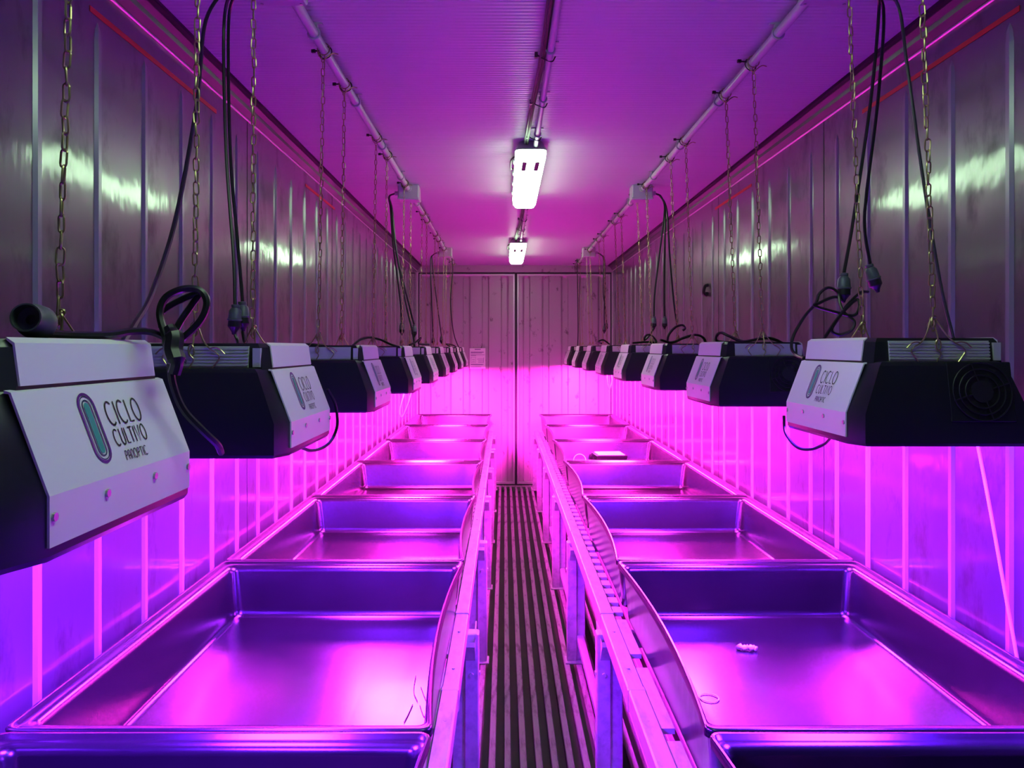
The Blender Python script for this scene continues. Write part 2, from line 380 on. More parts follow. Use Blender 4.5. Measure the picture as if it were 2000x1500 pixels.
# ------------------------------------------------------------------ racks
def rack(s):
    e = empty('tray_rack', (s*.7, 4.4, 0)); tag(e, 'galvanised steel rack carrying the trays ' + ('on the notice side' if s < 0 else 'on the side of the white box'), 'rack', 'tray racks')
    ox, oy = -s*.7, -4.4
    ra, rb = (.2145, .262) if s > 0 else (.250, .297)
    def part(name, m, sm=False): return build(name, m, M_rack, e, sm, (ox, oy, 0))
    def bx(a, b): return sorted((s*a, s*b))
    joints = [Y0 + .2] + TY + [8.72]
    # aisle rail: sections with overlapping sleeves
    ys = [Y0 + .3, .30, 1.505, 2.10, 2.71, 3.915, 5.12, 6.325, 7.53, 8.72]
    for i in range(len(ys) - 1):
        a, b = ys[i] + .002, ys[i+1] - .002
        m = MB(); x0, x1 = bx(ra, rb); m.bev(x0, x1, a, b, .612 - (.004 if i % 2 else 0), .669 - (.003 if i % 2 else 0), .004); part('rail', m)
        m = MB(); x0, x1 = bx(ra - .002, rb); m.bev(x0, x1, a - .012, a + .012, .608, .6695, .002); part('sleeve', m)
        for q in (.22, .70):
            m = MB(); xc = s*(ra + .022); m.cyl((xc, a + (b - a)*q, .665), (xc, a + (b - a)*q, .6695), .0045, 8); part('rivet', m)
    # inner slotted ledge between rail and tray
    m0 = MB(); x0, x1 = bx(rb, rb + .034); m0.box(x0, x1, -.03, .03, .650, .664); me = m0.mesh('cleat', M_rack)
    y = 2.75
    while y < 8.6:
        link('cleat', me, e, (ox, oy + y, 0)); y += .105
    y = Y0 + .35
    for ln, gap in ((.55, .05), (.62, .07), (.50, .09), (.42, .08), (.50, .06), (.36, .10), (.30, .12)):
        m = MB(); x0, x1 = bx(rb, rb + .034); m.box(x0, x1, y, y + ln, .650, .664); part('cleat', m); y += ln + gap
    # far rail by the wall
    m = MB(); x0, x1 = bx(1.03, 1.08); m.bev(x0, x1, Y0 + .3, 8.72, .612, .669, .004); part('rail', m)
    # posts, brackets, cross bars
    pa = .196 if s > 0 else .212
    for y in [Y0 + .5, .30, 1.505, 2.68, 3.93, 5.13, 6.34, 7.53, 8.66]:
        m = MB(); x0, x1 = bx(pa, pa + .05); m.bev(x0, x1, y - .025, y + .025, .0, .612, .004); part('post', m)
        m = MB(); x0, x1 = bx(pa + .046, pa + .092); m.bev(x0, x1, y - .012, y + .030, .0, .60, .003); part('post', m)
        m = MB(); x0, x1 = bx(pa - .01, pa + .11); m.bev(x0, x1, y - .045, y + .045, .0, .008, .002); part('foot_plate', m)
        x0, x1 = bx(1.03, 1.08)
        m = MB(); m.bev(x0, x1, y - .025, y + .025, 0, .612, .004); part('post', m)
        m = MB(); x0, x1 = bx(.26, 1.03); m.bev(x0, x1, y - .02, y + .02, .56, .612, .004); part('cross_bar', m)
        m = MB()   # gusset bracket, triangular, with bent flange
        xa = s*(pa + .012)
        m.add([(xa, y + .025, .612), (xa, y + .025, .50), (xa, y + .10, .612), (xa + s*.004, y + .025, .612), (xa + s*.004, y + .025, .50), (xa + s*.004, y + .10, .612)], [(0,1,2), (5,4,3), (0,3,4,1), (1,4,5,2), (2,5,3,0)])
        m.add([(xa, y - .025, .60), (xa, y - .025, .52), (xa, y - .075, .585), (xa, y - .07, .60), (xa + s*.035, y - .025, .60), (xa + s*.035, y - .025, .52), (xa + s*.03, y - .075, .585), (xa + s*.03, y - .07, .60)], [(0,1,2,3), (7,6,5,4), (1,5,6,2), (2,6,7,3)])
        part('bracket', m)
        m = MB(); m.cyl((s*(pa - .005), y - .005, .47), (s*(pa + .002), y - .005, .47), .008, 6); part('bolt', m); m = MB(); m.cyl((s*(pa + .025), y - .031, .47), (s*(pa + .025), y - .024, .47), .008, 6); part('bolt', m)
    # low rail along the aisle
    m = MB(); x0, x1 = bx(pa + .05, pa + .085); m.bev(x0, x1, Y0 + .4, 8.7, .10, .135, .003); part('low_rail', m)
rack(-1); rack(1)

# ------------------------------------------------------------------ grow lamps
HX, HY, PHY = .175, .200, .1575
def oct_(hx, hy, z, cx_, cy_):
    return [(-hx + cx_, -hy, z), (hx - cx_, -hy, z), (hx, -hy + cy_, z), (hx, hy - cy_, z), (hx - cx_, hy, z), (-hx + cx_, hy, z), (-hx, hy - cy_, z), (-hx, -hy + cy_, z)]
m = MB(); m.loft([oct_(.163, .188, 0, .018, .042), oct_(.163, .188, -.012, .018, .042), oct_(.171, .196, -.012, .018, .043), oct_(.175, .200, -.006, .018, .045), oct_(.175, .200, .050, .018, .045), oct_(.140, .184, .142, .018, .038), oct_(.134, .179, .149, .018, .036), oct_(.126, .17, .151, .018, .036)], True, True)
ME_shell = m.mesh('lower_shell', M_shell, 25)
m = MB(); m.loft([oct_(.137, .166, .146, .012, .022), oct_(.131, .161, .188, .012, .022), oct_(.126, .156, .196, .012, .022)], True, True); ME_upper = m.mesh('upper_shell', M_shell, 25)
m = MB(); m.box(-.125, .125, -.15, .15, -.006, -.0015); ME_led = m.mesh('led_panel', M_led[2])
# heat sink: ribbed face on the -y and +y side (the mesh is the -y one)
m = MB()
for k in range(13):
    z = .1515 + k * .003; q = (z - .146) / .05; yy = -(.166 - .005*q) - .003
    m.box(-.095, .100, yy - (.0025 if k % 2 else 0.0), yy + .006, z, z + .003)
ME_sink = m.mesh('heat_sink', M_sink)
m = MB(); m.box(.108, .122, -.168, -.158, .152, .187); ME_sinkend = m.mesh('heat_sink_end', M_sink)
# side plate (on +x side)
poly = [(.1765, .002), (.1765, .050), (.1405, .146), (.134, .148), (.134, .145), (.1385, .1445), (.1740, .0495), (.1740, .002)]
m = MB(); m.prism(poly, -PHY, PHY); ME_plate = m.mesh('side_plate', M_plate)
m = MB(); m.prism([(.1385, .151), (.1330, .192), (.125, .1975), (.125, .195), (.131, .190), (.136, .151)], -.14, .14); ME_uplate = m.mesh('upper_plate', M_plate)
SL = Vector((.1765 - .1405, 0, .050 - .146)); SLn = SL.normalized(); NRM = Vector((-SLn.z, 0, SLn.x))
TOP = Vector((.1405, 0, .146))
def on_plate(u, v, lift=.0007): return TOP + SLn * v + NRM * lift + Vector((0, -PHY + u, 0))
def el(cx, cy, rx, ry, a0, a1, n=14): return [(cx + rx*math.cos(a0 + (a1 - a0)*k/n), cy + ry*math.sin(a0 + (a1 - a0)*k/n)) for k in range(n + 1)]
PI = math.pi
GL = {'C': (.78, [el(.42, .5, .40, .5, .28*PI, 1.72*PI)]), 'I': (.16, [[(.08, 0), (.08, 1)]]), 'L': (.5, [[(.06, 1), (.06, .03), (.48, .03)]]),
      'O': (.84, [el(.42, .5, .40, .5, 0, 2*PI, 20)]), 'U': (.7, [[(.06, 1), (.06, .35)] + el(.35, .33, .29, .33, PI, 2*PI, 10) + [(.64, 1)]]), 'T': (.6, [[(0, .97), (.6, .97)], [(.3, .97), (.3, 0)]]),
      'V': (.66, [[(0, 1), (.33, 0), (.66, 1)]]), 'P': (.6, [[(.06, 0), (.06, .97), (.3, .97)] + el(.3, .72, .26, .25, PI/2, -PI/2, 8) + [(.06, .47)]]),
      'A': (.62, [[(.05, 0), (.05, .6)] + el(.31, .66, .26, .32, PI, 0, 8) + [(.57, 0)], [(.05, .4), (.57, .4)]]), 'N': (.62, [[(.05, 0), (.05, .6)] + el(.31, .66, .26, .32, PI, 0, 8) + [(.57, 0)]]),
      '3': (.6, [el(.28, .74, .26, .25, .8*PI, -.5*PI, 8) + el(.28, .26, .28, .26, .5*PI, -.8*PI, 8)]), '2': (.6, [el(.3, .72, .26, .26, PI, -.1*PI, 8) + [(.04, .03), (.58, .03)]]),
      '8': (.6, [el(.3, .74, .22, .24, 0, 2*PI, 12), el(.3, .26, .27, .26, 0, 2*PI, 12)]), '9': (.6, [el(.3, .7, .26, .28, 0, 2*PI, 12), [(.56, .7), (.45, 0)]])}
def ribbon(mb, pts, wd, fn):
    n = len(pts); P2 = [Vector((p[0], p[1])) for p in pts]; vs = []
    for i in range(n):
        t = P2[min(i+1, n-1)] - P2[max(i-1, 0)]
        if t.length < 1e-9: t = Vector((1, 0))
        t.normalize(); nn = Vector((-t.y, t.x)) * wd / 2
        vs += [fn(*(P2[i] + nn)), fn(*(P2[i] - nn))]
    mb.add(vs, [(2*i, 2*i+1, 2*i+3, 2*i+2) for i in range(n - 1)])
def text(mb, s, u0, u1, v0, v1, wd, fn, gap=.16):
    tot = sum(GL[c][0] for c in s) + gap * (len(s) - 1); sx = (u1 - u0) / tot; x = 0
    for c in s:
        gw, strokes = GL[c]
        for st in strokes: ribbon(mb, [(u0 + (x + a) * sx, v1 - b * (v1 - v0)) for a, b in st], wd, fn)
        x += gw + gap
m = MB()
text(m, 'CICLO', .146, .223, .021, .0485, .0023, on_plate); text(m, 'CULTIVO', .144, .218, .0535, .0725, .0018, on_plate, .2); text(m, 'PANOPTIC', .154, .205, .0795, .0905, .0012, on_plate, .2)
ME_text = m.mesh('lettering', M_ink)
def capsule(r, half, n=12): return el(0, -half, r, r, PI, 2*PI, n) + el(0, half, r, r, 0, PI, n)
m = MB(); EU, EV = .113, .0475
def ring2(r0, r1, half, mi):
    m.cur = mi; a = capsule(r0, half); b = capsule(r1, half); n = len(a)
    m.add([on_plate(EU + x, EV + y) for x, y in a] + [on_plate(EU + x, EV + y) for x, y in b], [(i, (i+1) % n, n + (i+1) % n, n + i) for i in range(n)])
ring2(.0165, .0135, .0235, 0); ring2(.0128, .0116, .0235, 1); ring2(.0086, .0070, .0235, 1)
m.cur = 2; c = capsule(.0052, .0235); m.add([on_plate(EU + x, EV + y) for x, y in c], [tuple(range(len(c)))])
ME_emblem = m.mesh('emblem', [M_purple, M_navy, M_teal])
m = MB(); m.tube([(.1765, 0, 0), (.1790, 0, 0)], .0042, 8); ME_screw = m.mesh('screw', M_screw)
# fan on the -y face
m = MB(); tilt = math.atan2(.016, .092)
for r in (.056, .044, .032): m.tube([(r*math.cos(a), 0, r*math.sin(a)) for a in [k*2*PI/28 for k in range(28)]], .0016, 5, True)
for a in (.3, 1.87, 3.44, 5.0): m.tube([(.02*math.cos(a), 0, .02*math.sin(a)), (.058*math.cos(a), 0, .058*math.sin(a))], .0016, 5)
ME_grille = m.mesh('fan_grille', mat('matt_black_grille', (0.004, 0.004, 0.005), 0.55), True)
m = MB(); m.cyl((0, -.002, 0), (0, .004, 0), .021, 20)
for k in range(7):
    a = k*2*PI/7; c1, s1 = math.cos(a), math.sin(a); c2, s2 = math.cos(a + .55), math.sin(a + .55)
    m.add([(.02*c1, .001, .02*s1), (.053*c1, .000, .053*s1), (.053*c2, .004, .053*s2), (.02*c2, .004, .02*s2)], [(0, 1, 2, 3)])
M_fan = mat('matt_black_fan', (0.006, 0.006, 0.007), 0.6); ME_fan = m.mesh('fan_rotor', M_fan, 30)
m = MB(); m.bev(-.062, .062, -.002, .002, -.058, .058, .0015); ME_fanplate = m.mesh('fan_plate', M_shell)

def lamp(cx, cy, z0, rz, led, label, ):
    e = empty('grow_lamp', (cx, cy, z0), rz); tag(e, label, 'grow lamp', 'hanging grow lamps in two rows')
    link('lower_shell', ME_shell, e); link('upper_shell', ME_upper, e)
    l = link('led_panel', ME_led, e); l.material_slots[0].link = 'OBJECT'; l.material_slots[0].material = M_led[led]
    for a in (0, PI):
        link('heat_sink', ME_sink, e, (0,0,0), (0,0,a)); link('heat_sink_end', ME_sinkend, e, (0,0,0), (0,0,a))
        p = link('side_plate', ME_plate, e, (0,0,0), (0,0,a))
        p['label'] = 'white side plate with printed logo'
        link('emblem', ME_emblem, p); link('lettering', ME_text, p)
        for y, z in ((-.151, .030), (-.055, .034), (.055, .034), (.151, .030)): link('screw', ME_screw, p, (0, y, z))
        link('upper_plate', ME_uplate, e, (0,0,0), (0,0,a))
    f = link('fan', ME_fanplate, e, (.068, -.1915, .092), (-tilt, 0, 0))
    link('fan_rotor', ME_fan, f, (0, -.004, 0)); link('fan_grille', ME_grille, f, (0, -.006, 0))
    return e
LC = [.866, 1.580, 2.560, 3.545, 4.50, 5.45, 6.43, 7.34, 8.28]
LXS = [-.720, -.695, -.703] + [-.700] * 6
RC = [1.665, 2.665, 3.60, 4.55, 5.50, 6.46, 7.46, 8.42]
LX, RX = -.681, .722
on9 = ['nearest', 'second nearest', 'third', 'fourth', 'fifth', 'sixth', 'seventh', 'eighth', 'ninth']
lampsL, lampsR = [], []
for i, y in enumerate(LC):
    n = len(LC) - 1 - i
    lb = ('white and black grow lamp with a coiled black cord and loose socket on top' if i == 0 else
          'white and black grow lamp numbered 3289 on its heat sink' if i == 1 else
          'grow lamp %s from the doors in the row beside the paper notice' % (on9[n] if n > 1 else ('first', 'second')[n]))
    lampsL.append(lamp(LXS[i], y, 1.424 - .011, PI, min(i, 4), lb))
for i, y in enumerate(RC):
    n = len(RC) - 1 - i
    lb = 'grow lamp %s from the doors in the row opposite the paper notice' % (on9[n] if n > 1 else ('first', 'second')[n])
    if i == 0: lb = 'grow lamp with fan facing out, farthest from doors, opposite the notice side'
    lampsR.append(lamp(RX, y, 1.424, 0, min(i + 1, 4) if i else 0, lb))
# number on the second left lamp
m = MB(); text(m, '3289', 0, .022, 0, .0085, .0012, lambda u, v: Vector((-.034 - 0 + u, -.1722, .166 - v)), .2)
build('number_mark', m, M_ink, lampsL[1], False, (0, 0, 0), (0, 0, PI))

# ------------------------------------------------------------------ chains
def link_mesh(ns, nt):
    L, Wd, r = .0275, .0125, .0016; h = L/2 - Wd/2; rr = Wd/2 - r
    pts = [(rr*math.cos(a), 0, h - r*0 + rr*math.sin(a)) for a in [PI*k/ns for k in range(ns + 1)]] + [(rr*math.cos(a), 0, -h + rr*math.sin(a)) for a in [PI + PI*k/ns for k in range(ns + 1)]]
    m = MB(); m.tube(pts, r, nt, True); return m
LM = link_mesh(5, 5); ME_link = LM.mesh('link', M_chain, True); LMF = link_mesh(3, 4)
PITCH = .0216
def hook_pts(dx, s):     # one splayed leg with an S hook at its end, in chain-local space (front side: -y)
    return spline([(dx*.15, 0, .008), (dx*.55, s*.010, -.020), (dx*.95, s*.016, -.036), (dx*1.25, s*.017, -.042), (dx*1.45, s*.017, -.052), (dx*1.25, s*.018, -.064), (dx*1.05, s*.018, -.074)], 4)
def make_hooks(side):
    out = []
    for dx in (-.036, .002, .036):
        m = MB()
        if abs(dx) > .01:
            m.tube(hook_pts(dx, side), .0015, 5)
            m.tube(spline([(dx*.95, side*.016, -.036), (dx*1.2, side*.02, -.034), (dx*1.5, side*.021, -.037), (dx*1.75, side*.021, -.046)], 4), .0015, 5)
        else:
            m.tube(spline([(0, 0, .006), (.002, side*.012, -.026), (-.003, side*.017, -.044), (.005, side*.018, -.056), (0, side*.018, -.066), (-.004, side*.018, -.074)], 4), .0015, 5)
            m.tube([(.0055*math.cos(a), side*.017, -.04 + .011*math.sin(a)) for a in [k*2*PI/12 for k in range(12)]], .0014, 5, True)
        out.append(m.mesh('hook', M_chain, True))
    return out
HK = {-1: make_hooks(-1), 1: make_hooks(1)}
m = MB(); PR = .0145
m.tube([(.019*math.cos(a), 0, .019*math.sin(a)) for a in [k*2*PI/14 for k in range(14)]], .0018, 5, True); m.tube(spline([(-.019, 0, -.005), (-.014, 0, -.022), (0, 0, -.034), (.014, 0, -.022), (.03, .004, -.012), (.045, .006, -.014)], 4), .0018, 5)
ME_hang = m.mesh('pipe_loop', M_chain, True)
m = MB(); m.tube([(.0205*math.cos(a), .004*math.sin(a), .0205*math.sin(a)) for a in [k*2*PI/14 for k in range(14)]], .0022, 4, True); m.box(-.045, -.015, -.002, .002, .006, .010); m.box(-.048, -.036, -.004, .004, .003, .013); ME_tie = m.mesh('cable_tie', M_cable)
def chain(x, y, zb, side, xt, detail, label):
    zt = CEIL - PR - .014 - .030
    e = empty('hanging_chain', (x, y, zb)); tag(e, label, 'chain', 'chains holding up the grow lamps')
    n = int((zt - zb) / PITCH); st = (zt - zb) / n
    if detail:
        for k in range(n + 1):
            t = k / n; link('link', ME_link, e, ((xt - x) * t + random.uniform(-.0012, .0012), 0, t * (zt - zb)), (random.uniform(-.06, .06), random.uniform(-.08, .08), (PI/2 if k % 2 else 0) + random.uniform(-.5, .5)))
    else:
        m = MB()
        for k in range(n + 1):
            t = k / n; a = (PI/2 if k % 2 else 0) + random.uniform(-.4, .4); ca, sa = math.cos(a), math.sin(a)
            m.add([(vx*ca - vy*sa + (xt - x)*t, vx*sa + vy*ca, vz + t*(zt - zb)) for vx, vy, vz in LMF.v], LMF.f)
        build('links', m, M_chain, e, True)['kind'] = 'stuff'
    for me in HK[side]: link('hook', me, e)
    for a in (.2, 1.9): link('link', ME_link, e, (.003*math.cos(a*9), .003, .006), (.3, .5, a))
    link('pipe_loop', ME_hang, e, (xt - x, 0, CEIL - PR - .014 - zb)); link('cable_tie', ME_tie, e, (xt - x, .03, CEIL - PR - .014 - zb), (0, 0, random.uniform(-.4, .4)))
for s, C, X, z0 in ((-1, LC, LX, 1.413), (1, RC, RX, 1.424)):
    for i, y in enumerate(C):
        n = len(C) - 1 - i
        for q, dy in ((-1, -.156), (1, .156)):
            lb = 'zinc chain on the %s side of %s lamp from the doors, %s' % ('door' if q > 0 else 'far', ('first', 'second', 'third', 'fourth', 'fifth', 'sixth', 'seventh', 'eighth', 'ninth')[n], 'notice row' if s < 0 else 'row opposite the notice')
            chain((LXS[i] if s < 0 else X) + .003*q, y + dy, z0 + .222, q, s*.69, y < 3.0, lb)

# ------------------------------------------------------------------ cords and connectors
def revolve(prof, n=16):
    m = MB(); m.loft([[(r*math.cos(2*PI*k/n), r*math.sin(2*PI*k/n), z) for k in range(n)] for z, r in prof], True, True); return m
ME_sock = revolve([(.030, .0075), (.029, .0105), (.024, .0105), (.022, .009), (.014, .0150), (-.006, .0165), (-.007, .0185), (-.010, .0185), (-.011, .0165), (-.012, .0165)]).mesh('connector_body', M_sock, 35)
ME_plug = revolve([(-.012, .0160), (-.026, .0165), (-.031, .012), (-.040, .006), (-.046, .0045)]).mesh('plug', M_cable, 35)
def cord(pts, label, r=.0042, conn=None, mt=None, name='drop_cable', group='cables dropping from the ceiling boxes', tilt=(0, 0, 0), parent=None, sc=1.0):
    pts = [Vector(p) for p in pts]
    b = pts[0]
    if parent is None:
        e = empty(name, b); tag(e, label, 'cable', group)
    else: e = parent
    m = MB(); m.tube([p - b for p in spline(pts, 8)], r, 7); build('cable', m, mt or M_cable, e, True)
    if conn is not None:
        c = link('connector', ME_sock, e, conn - b, tilt); c.scale = (sc,)*3; c['label'] = 'grey cable connector'
        link('plug', ME_plug, c)
    return e
def lampcord(lampo, pts, r=.0040, name='power_cord'):
    inv = (Matrix.Translation(lampo.location) @ Matrix.Rotation(lampo.rotation_euler.z, 4, 'Z')).inverted()
    m = MB(); m.tube([inv @ p for p in spline(pts, 8)], r, 7); return build(name, m, M_cable, lampo, True)
# -- notice side, first box
bx0 = Vector((-.69 - .085, BOXY[0], CEIL - .045))
c1 = P(459, 618, 1.93); c2 = P(474, 612, 1.95)
cord([bx0, bx0 + Vector((-.03, 0, -.03)), P(437, 60, 1.98), P(442, 300, 1.96), P(456, 500, 1.94), c1 + Vector((0, 0, .028))], 'black cable from the first notice-side box to the left of paired connectors', conn=c1, tilt=(0, .06, 0))
cord([bx0, bx0 + Vector((-.026, .01, -.035)), P(446, 60, 2.0), P(450, 300, 1.98), P(464, 470, 1.96), c2 + Vector((0, 0, .028))], 'black cable from the first notice-side box to the paired connector nearer the doors', conn=c2, tilt=(0, -.05, 0))
lampcord(lampsL[1], [c1 + Vector((0, 0, -.046)), P(464, 668, 1.92), P(462, 690, 1.85), P(470, 686, 1.78), P(500, 682, 1.72)])
lampcord(lampsL[1], [c2 + Vector((0, 0, -.046)), P(478, 668, 1.92), P(490, 682, 1.84), P(486, 684, 1.76), P(470, 682, 1.70)])
cord([bx0, bx0 + Vector((-.03, -.01, -.02)), P(402, 40, 1.85), P(385, 200, 1.72), P(345, 420, 1.5), P(300, 565, 1.3), P(262, 635, 1.10), P(240, 668, 1.02)], 'black cable slanting from the first notice-side box down to the nearest lamp', r=.0045)
# coil, socket and cord on the nearest notice-side lamp
L0 = lampsL[0]; dd = .985
lampcord(L0, [P(432, 884, 1.06), P(424, 868, 1.03), P(395, 840, 1.0), P(358, 800, .985), P(338, 752, .975), P(331, 700, .97), P(322, 655, .97), P(312, 612, .975), P(325, 580, .98), P(360, 564, .985), P(392, 568, .99), P(404, 592, .99), P(392, 625, .985), P(362, 656, .98), P(335, 672, .985), P(322, 668, .99)], .0048)
lampcord(L0, [P(316, 640, 1.0), P(314, 612, 1.0), P(345, 590, 1.0), P(388, 573, 1.0), P(375, 595, 1.0), P(350, 632, .99), P(334, 670, .98), P(336, 700, .97)], .0046)
lampcord(L0, [P(95, 652, .84), P(150, 655, .88), P(215, 654, .92), P(252, 648, .95), P(290, 648, .97), P(322, 660, .98), P(342, 680, .985), P(345, 705, .99), P(340, 690, 1.0)], .0046)
m = MB(); m.tube(spline([P(318, 665, .97), P(322, 685, .968), P(335, 692, .967), P(343, 682, .968)], 4), .0014, 5)
inv0 = (Matrix.Translation(L0.location) @ Matrix.Rotation(L0.rotation_euler.z, 4, 'Z')).inverted()
m.v = [tuple(inv0 @ Vector(v)) for v in m.v]; build('wire_tie', m, M_sock, L0, True)
m = MB(); m.tube(spline([P(330, 640, .975), P(340, 660, .97), P(338, 685, .965), P(345, 710, .96), P(340, 730, .96)], 4), [.012 if 2 < k < 12 else .008 for k in range(17)], 8)
m.v = [tuple(inv0 @ Vector(v)) for v in m.v]; build('plug', m, M_cable, L0, True)
sp = Vector((CX + (62 - VPX) * .82 / F, .82, 1.630))
so = tag(build('cable_socket', revolve([(.006, .002), (.006, .0045), (-.002, .0050), (-.003, .0125), (-.016, .0130), (-.016, .0145), (.0, .0150), (.004, .0175), (.018, .0185), (.024, .016), (.036, .011), (.05, .0065)], 24), M_sock, None, 35, sp, (R(-98), R(0), R(12))), 'loose grey-green cable socket lying on top of the coiled-cord lamp', 'socket'); so.scale = (1.05,)*3
# -- side opposite the notice, first box
bx0 = Vector((.69 + .085, BOXY[0], CEIL - .045))
c1 = P(1648, 556, 1.97); c2 = P(1704, 538, 1.98)
cord([bx0, bx0 + Vector((.03, 0, -.03)), P(1716, 30, 1.99), P(1700, 200, 1.98), P(1668, 420, 1.97), c1 + Vector((0, 0, .028))], 'black cable from the first box opposite the notice to the lower upright connector', conn=c1, tilt=(0, .02, 0))
cord([bx0, bx0 + Vector((.03, .01, -.025)), P(1726, 30, 2.0), P(1714, 200, 1.99), P(1692, 380, 1.98), P(1689, 450, 1.98), c2 + Vector((-.006, 0, .027))], 'black cable from the first box opposite the notice to the higher tilted connector', conn=c2, tilt=(0, -.32, 0))
cord([bx0, bx0 + Vector((.028, -.01, -.03)), P(1754, 10, 1.97), P(1772, 130, 1.95), P(1800, 330, 1.93), P(1836, 550, 1.91), P(1862, 660, 1.9), P(1878, 730, 1.89)], 'dark cable slanting behind the fan lamp opposite the notice side', mt=M_gcable)
cord([P(1885, 745, 1.89), P(1897, 800, 1.89), P(1912, 880, 1.88), P(1935, 1000, 1.88), P(1962, 1150, 1.88), P(1984, 1270, 1.87), P(1992, 1320, 1.87)], 'thin white cord hanging from behind the fan lamp to the tray edge', r=.0042, mt=M_white, name='loose_cable', group='cables dropping from the ceiling boxes')
R0 = lampsR[0]
lampcord(R0, [c1 + Vector((0, 0, -.044)), P(1630, 580, 1.96), P(1600, 592, 1.95), P(1592, 598, 1.95), P(1640, 612, 1.94), P(1668, 616, 1.93), P(1678, 600, 1.93), P(1674, 585, 1.94), P(1655, 600, 1.94), P(1630, 630, 1.93), P(1608, 664, 1.90), P(1600, 680, 1.84)])
lampcord(R0, [c2 + Vector((-.012, 0, -.042)), P(1680, 572, 1.96), P(1655, 595, 1.95), P(1635, 625, 1.94), P(1624, 645, 1.94), P(1640, 654, 1.94), P(1662, 645, 1.93), P(1668, 628, 1.93), P(1650, 612, 1.94), P(1641, 595, 1.95), P(1636, 572, 1.96), P(1618, 562, 1.96), P(1600, 574, 1.96), P(1592, 594, 1.96), P(1570, 620, 1.97), P(1550, 655, 1.97), P(1546, 680, 1.96), P(1556, 694, 1.93), P(1570, 700, 1.86)])
m = MB(); inv = Matrix.Translation(R0.location).inverted()
m.tube([inv @ p for p in spline([P(1531, 812, 1.86), P(1534, 845, 1.86), P(1555, 872, 1.84), P(1580, 878, 1.80), P(1608, 868, 1.75), P(1626, 850, 1.68)], 8)], .0035, 7); build('under_cord', m, M_cable, R0, True)
m = MB(); inv = (Matrix.Translation(lampsL[1].location) @ Matrix.Rotation(PI, 4, 'Z')).inverted()
m.tube([inv @ p for p in spline([P(640, 760, 1.74), P(655, 790, 1.76), P(658, 835, 1.77), P(640, 868, 1.75), P(610, 880, 1.68), P(585, 873, 1.62)], 8)], .0035, 7); build('under_cord', m, M_cable, lampsL[1], True)
# -- second and third boxes
def drop(box, specs, side, name):
    for i, (pts, con, d) in enumerate(specs):
        b = Vector((box[0] + side*.085, box[1], CEIL - .045)); path = [b, b + Vector((side*.035, .006*i, -.02))] + [P(x, y, d) for x, y in pts]
        c = P(con[0], con[1], d) if con else None
        if c is not None: path.append(c + Vector((0, 0, .028)))
        cord(path, 'thin black cable %s from the %s' % (('one', 'two', 'three')[i] if False else (('ending in the first connector', 'ending in the second connector', 'without a connector')[i]), name), r=.005, conn=c)
drop((-.69, BOXY[1]), [([(763, 410), (768, 480), (781, 580)], (785, 640), 4.52), ([(766, 410), (776, 500), (800, 600)], (809, 644), 4.54), ([(765, 410), (772, 480), (792, 590), (806, 650), (810, 690)], None, 4.5)], -1, 'middle box on the notice side')
drop((.69, BOXY[1]), [([(1298, 410), (1290, 480), (1279, 570)], (1277, 628), 4.52), ([(1299, 410), (1298, 480), (1297, 570)], (1298, 628), 4.54), ([(1302, 410), (1308, 500), (1316, 590), (1322, 635)], None, 4.5)], 1, 'middle box opposite the notice')
drop((-.69, BOXY[2]), [([(841, 510), (843, 580), (845, 640)], (846, 664), 7.40), ([(844, 510), (852, 580), (860, 640)], (862, 662), 7.42)], -1, 'last box on the notice side')
drop((.69, BOXY[2]), [([(1181, 510), (1181, 570), (1180, 610)], (1180, 642), 7.40), ([(1179, 510), (1178, 570), (1182, 600)], (1184, 636), 7.42)], 1, 'last box opposite the notice')
cord([P(882, 500, 8.0), P(884, 530, 8.0), P(880, 590, 8.0), P(886, 650, 8.05), P(898, 684, 8.15)], 'thin black cable from the pipe end to the lamp by the notice', r=.005)
cord([P(1127, 505, 8.3), P(1128, 560, 8.3), P(1129, 640, 8.3), P(1128, 682, 8.3)], 'thin black cable from the pipe end to the door-end lamp opposite notice', r=.005)
# -- loose loops of cord on lamp tops
lampcord(lampsR[1], [P(1548, 692, 2.70), P(1530, 672, 2.66), P(1505, 661, 2.64), P(1480, 662, 2.66), P(1450, 667, 2.70), P(1425, 657, 2.74), P(1408, 650, 2.76), P(1399, 657, 2.78), P(1402, 667, 2.80), P(1430, 669, 2.78), P(1460, 668, 2.72)], .0055)
lampcord(lampsR[2], [P(1290, 664, 3.55), P(1312, 669, 3.58), P(1335, 660, 3.6), P(1358, 654, 3.62), P(1374, 660, 3.64), P(1380, 676, 3.66)], .006)
lampcord(lampsR[2], [P(1303, 669, 3.62), P(1306, 654, 3.62), P(1318, 640, 3.64), P(1332, 635, 3.66), P(1338, 641, 3.66), P(1333, 646, 3.66)], .006)
lampcord(lampsR[3], [P(1278, 640, 4.52), P(1266, 658, 4.5), P(1258, 664, 4.5), P(1262, 655, 4.48), P(1272, 655, 4.5), P(1282, 668, 4.5), P(1262, 668, 4.45), P(1235, 670, 4.4)], .006)
lampcord(lampsL[2], [P(545, 677, 2.36), P(600, 673, 2.45), P(625, 674, 2.52), P(640, 676, 2.62)], .005)
lampcord(lampsL[3], [P(690, 674, 3.3), P(702, 664, 3.35), P(720, 659, 3.4), P(742, 663, 3.45), P(765, 673, 3.5), P(790, 680, 3.6)], .0055)
lampcord(lampsL[4], [P(800, 674, 4.4), P(812, 668, 4.45), P(822, 660, 4.5), P(818, 671, 4.5), P(838, 673, 4.55)], .006)
lampcord(lampsR[4], [P(1175, 671, 5.4), P(1168, 668, 5.45), P(1178, 664, 5.5), P(1190, 672, 5.6)], .006)
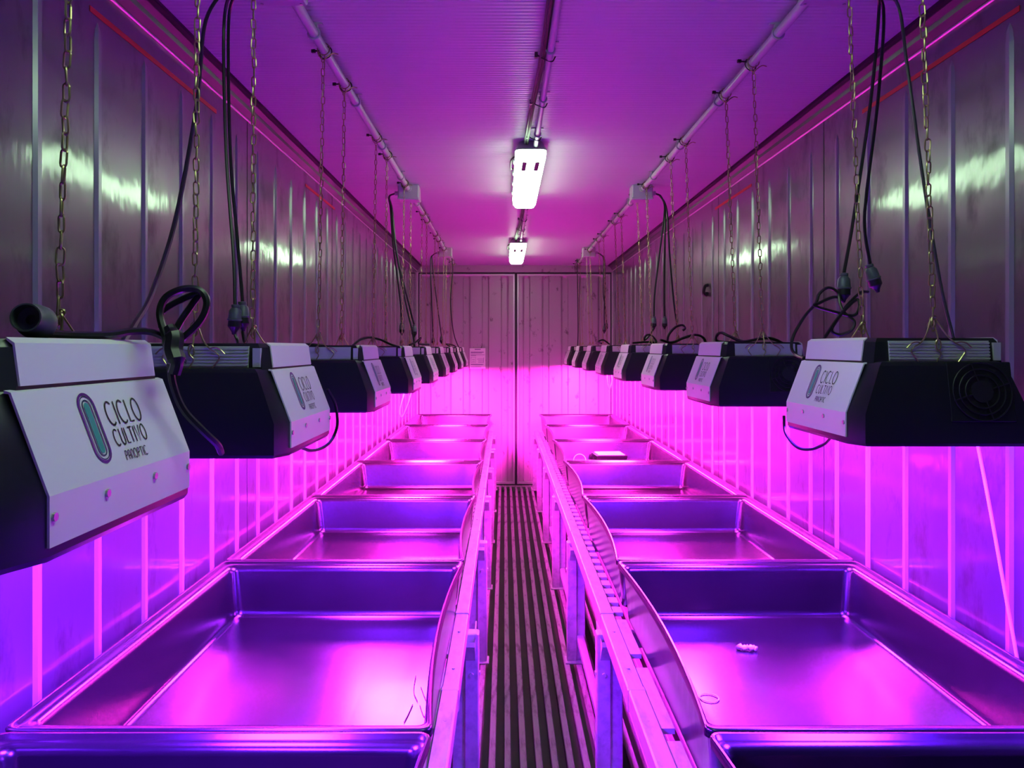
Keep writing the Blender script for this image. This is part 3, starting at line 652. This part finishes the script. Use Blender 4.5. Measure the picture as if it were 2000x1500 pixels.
lampcord(lampsL[7], [P(880, 678, 7.3), P(872, 672, 7.2), P(885, 674, 7.35), P(896, 682, 7.45)], .006)
for lo, pts in ((lampsL[3], [(793, 758, 3.66), (782, 800, 3.66), (786, 814, 3.66), (797, 790, 3.66), (805, 764, 3.66)]), (lampsR[4], [(1186, 728, 5.62), (1186, 745, 5.62), (1190, 760, 5.62), (1195, 745, 5.62), (1194, 728, 5.62)])):
    inv = (Matrix.Translation(lo.location) @ Matrix.Rotation(lo.rotation_euler.z, 4, 'Z')).inverted()
    m = MB(); m.tube([inv @ P(*p) for p in [(q.x, q.y, q.z) for q in spline(pts, 6)]], .0045, 6); build('under_cord', m, M_gcable, lo, True)

# ------------------------------------------------------------------ small things in the trays
zf = TZ + .003
m = MB(); m.tube([(.0245*math.cos(a), .0245*math.sin(a), 0) for a in [k*2*PI/28 for k in range(28)]], .0018, 6, True)
tag(build('cable_ring', m, M_white, None, True, (.419, 2.035, zf + .001)), 'small thin white ring lying on the glossy tray floor', 'ring')
m = MB(); m.tube(spline([(-.026, .006, .004), (-.022, .012, .008), (-.014, .002, .006), (-.002, .004, .007), (.01, -.001, .008), (.02, .002, .006), (.027, -.004, .004)], 4), [.0025 + .006*abs(math.sin(k*.37 + 1.3*math.sin(k*1.9))) for k in range(25)], 7)
tag(build('debris_scrap', m, M_white, None, 60, (.623, 2.36, zf)), 'crumpled white scrap on the tray floor beyond the small ring', 'scrap')
e = empty('lidded_box', (.70, 6.03, zf - .001), .06); tag(e, 'grey lidded box with a bright white top lying in a tray', 'box')
m = MB(); m.loft([[(x*q, y*q, z) for x, y in ((-.12, -.11), (.12, -.11), (.125, .0), (.12, .11), (-.12, .11), (-.125, 0))] for z, q in ((0, .88), (.075, .98), (.085, 1.0), (.098, 1.0))], True, True); build('box_body', m, M_tray, e)
m = MB(); m.bev(-.105, .105, -.095, .095, .097, .106, .004); build('lid', m, M_white, e)
m = MB(); m.tube([(.048*math.cos(a), .012*math.sin(a), .050 + .048*math.sin(a)) for a in [k*2*PI/28 for k in range(28)]], .0028, 6, True)
tag(build('hose_ring', m, M_white, None, True, (.465, 6.0, zf)), 'white ring standing on edge next to the white-topped box', 'ring')
for i, (pts, lb) in enumerate((([(812, 1320), (808, 1350), (815, 1370)], 'short dark twig bent in two on the bright tray floor'), ([(822, 1342), (830, 1364), (836, 1376)], 'short straight dark twig on the bright tray floor'),
                  ([(806, 1376), (797, 1396), (789, 1411)], 'longest dark twig on the bright tray floor'), ([(835, 1372), (833, 1390), (828, 1400), (820, 1378)], 'curled dark twig beside the tray edge'))):
    q = [P(x, y, .926 * F / (y - VPY)) for x, y in pts]; b = q[0]
    m = MB(); m.tube([Vector((p.x - b.x, p.y - b.y, .0012)) for p in spline(q, 4)], .0012, 5)
    tag(build('dry_twig', m, M_twig, None, True, (b.x, b.y, zf)), lb, 'twig', 'twigs in the tray')
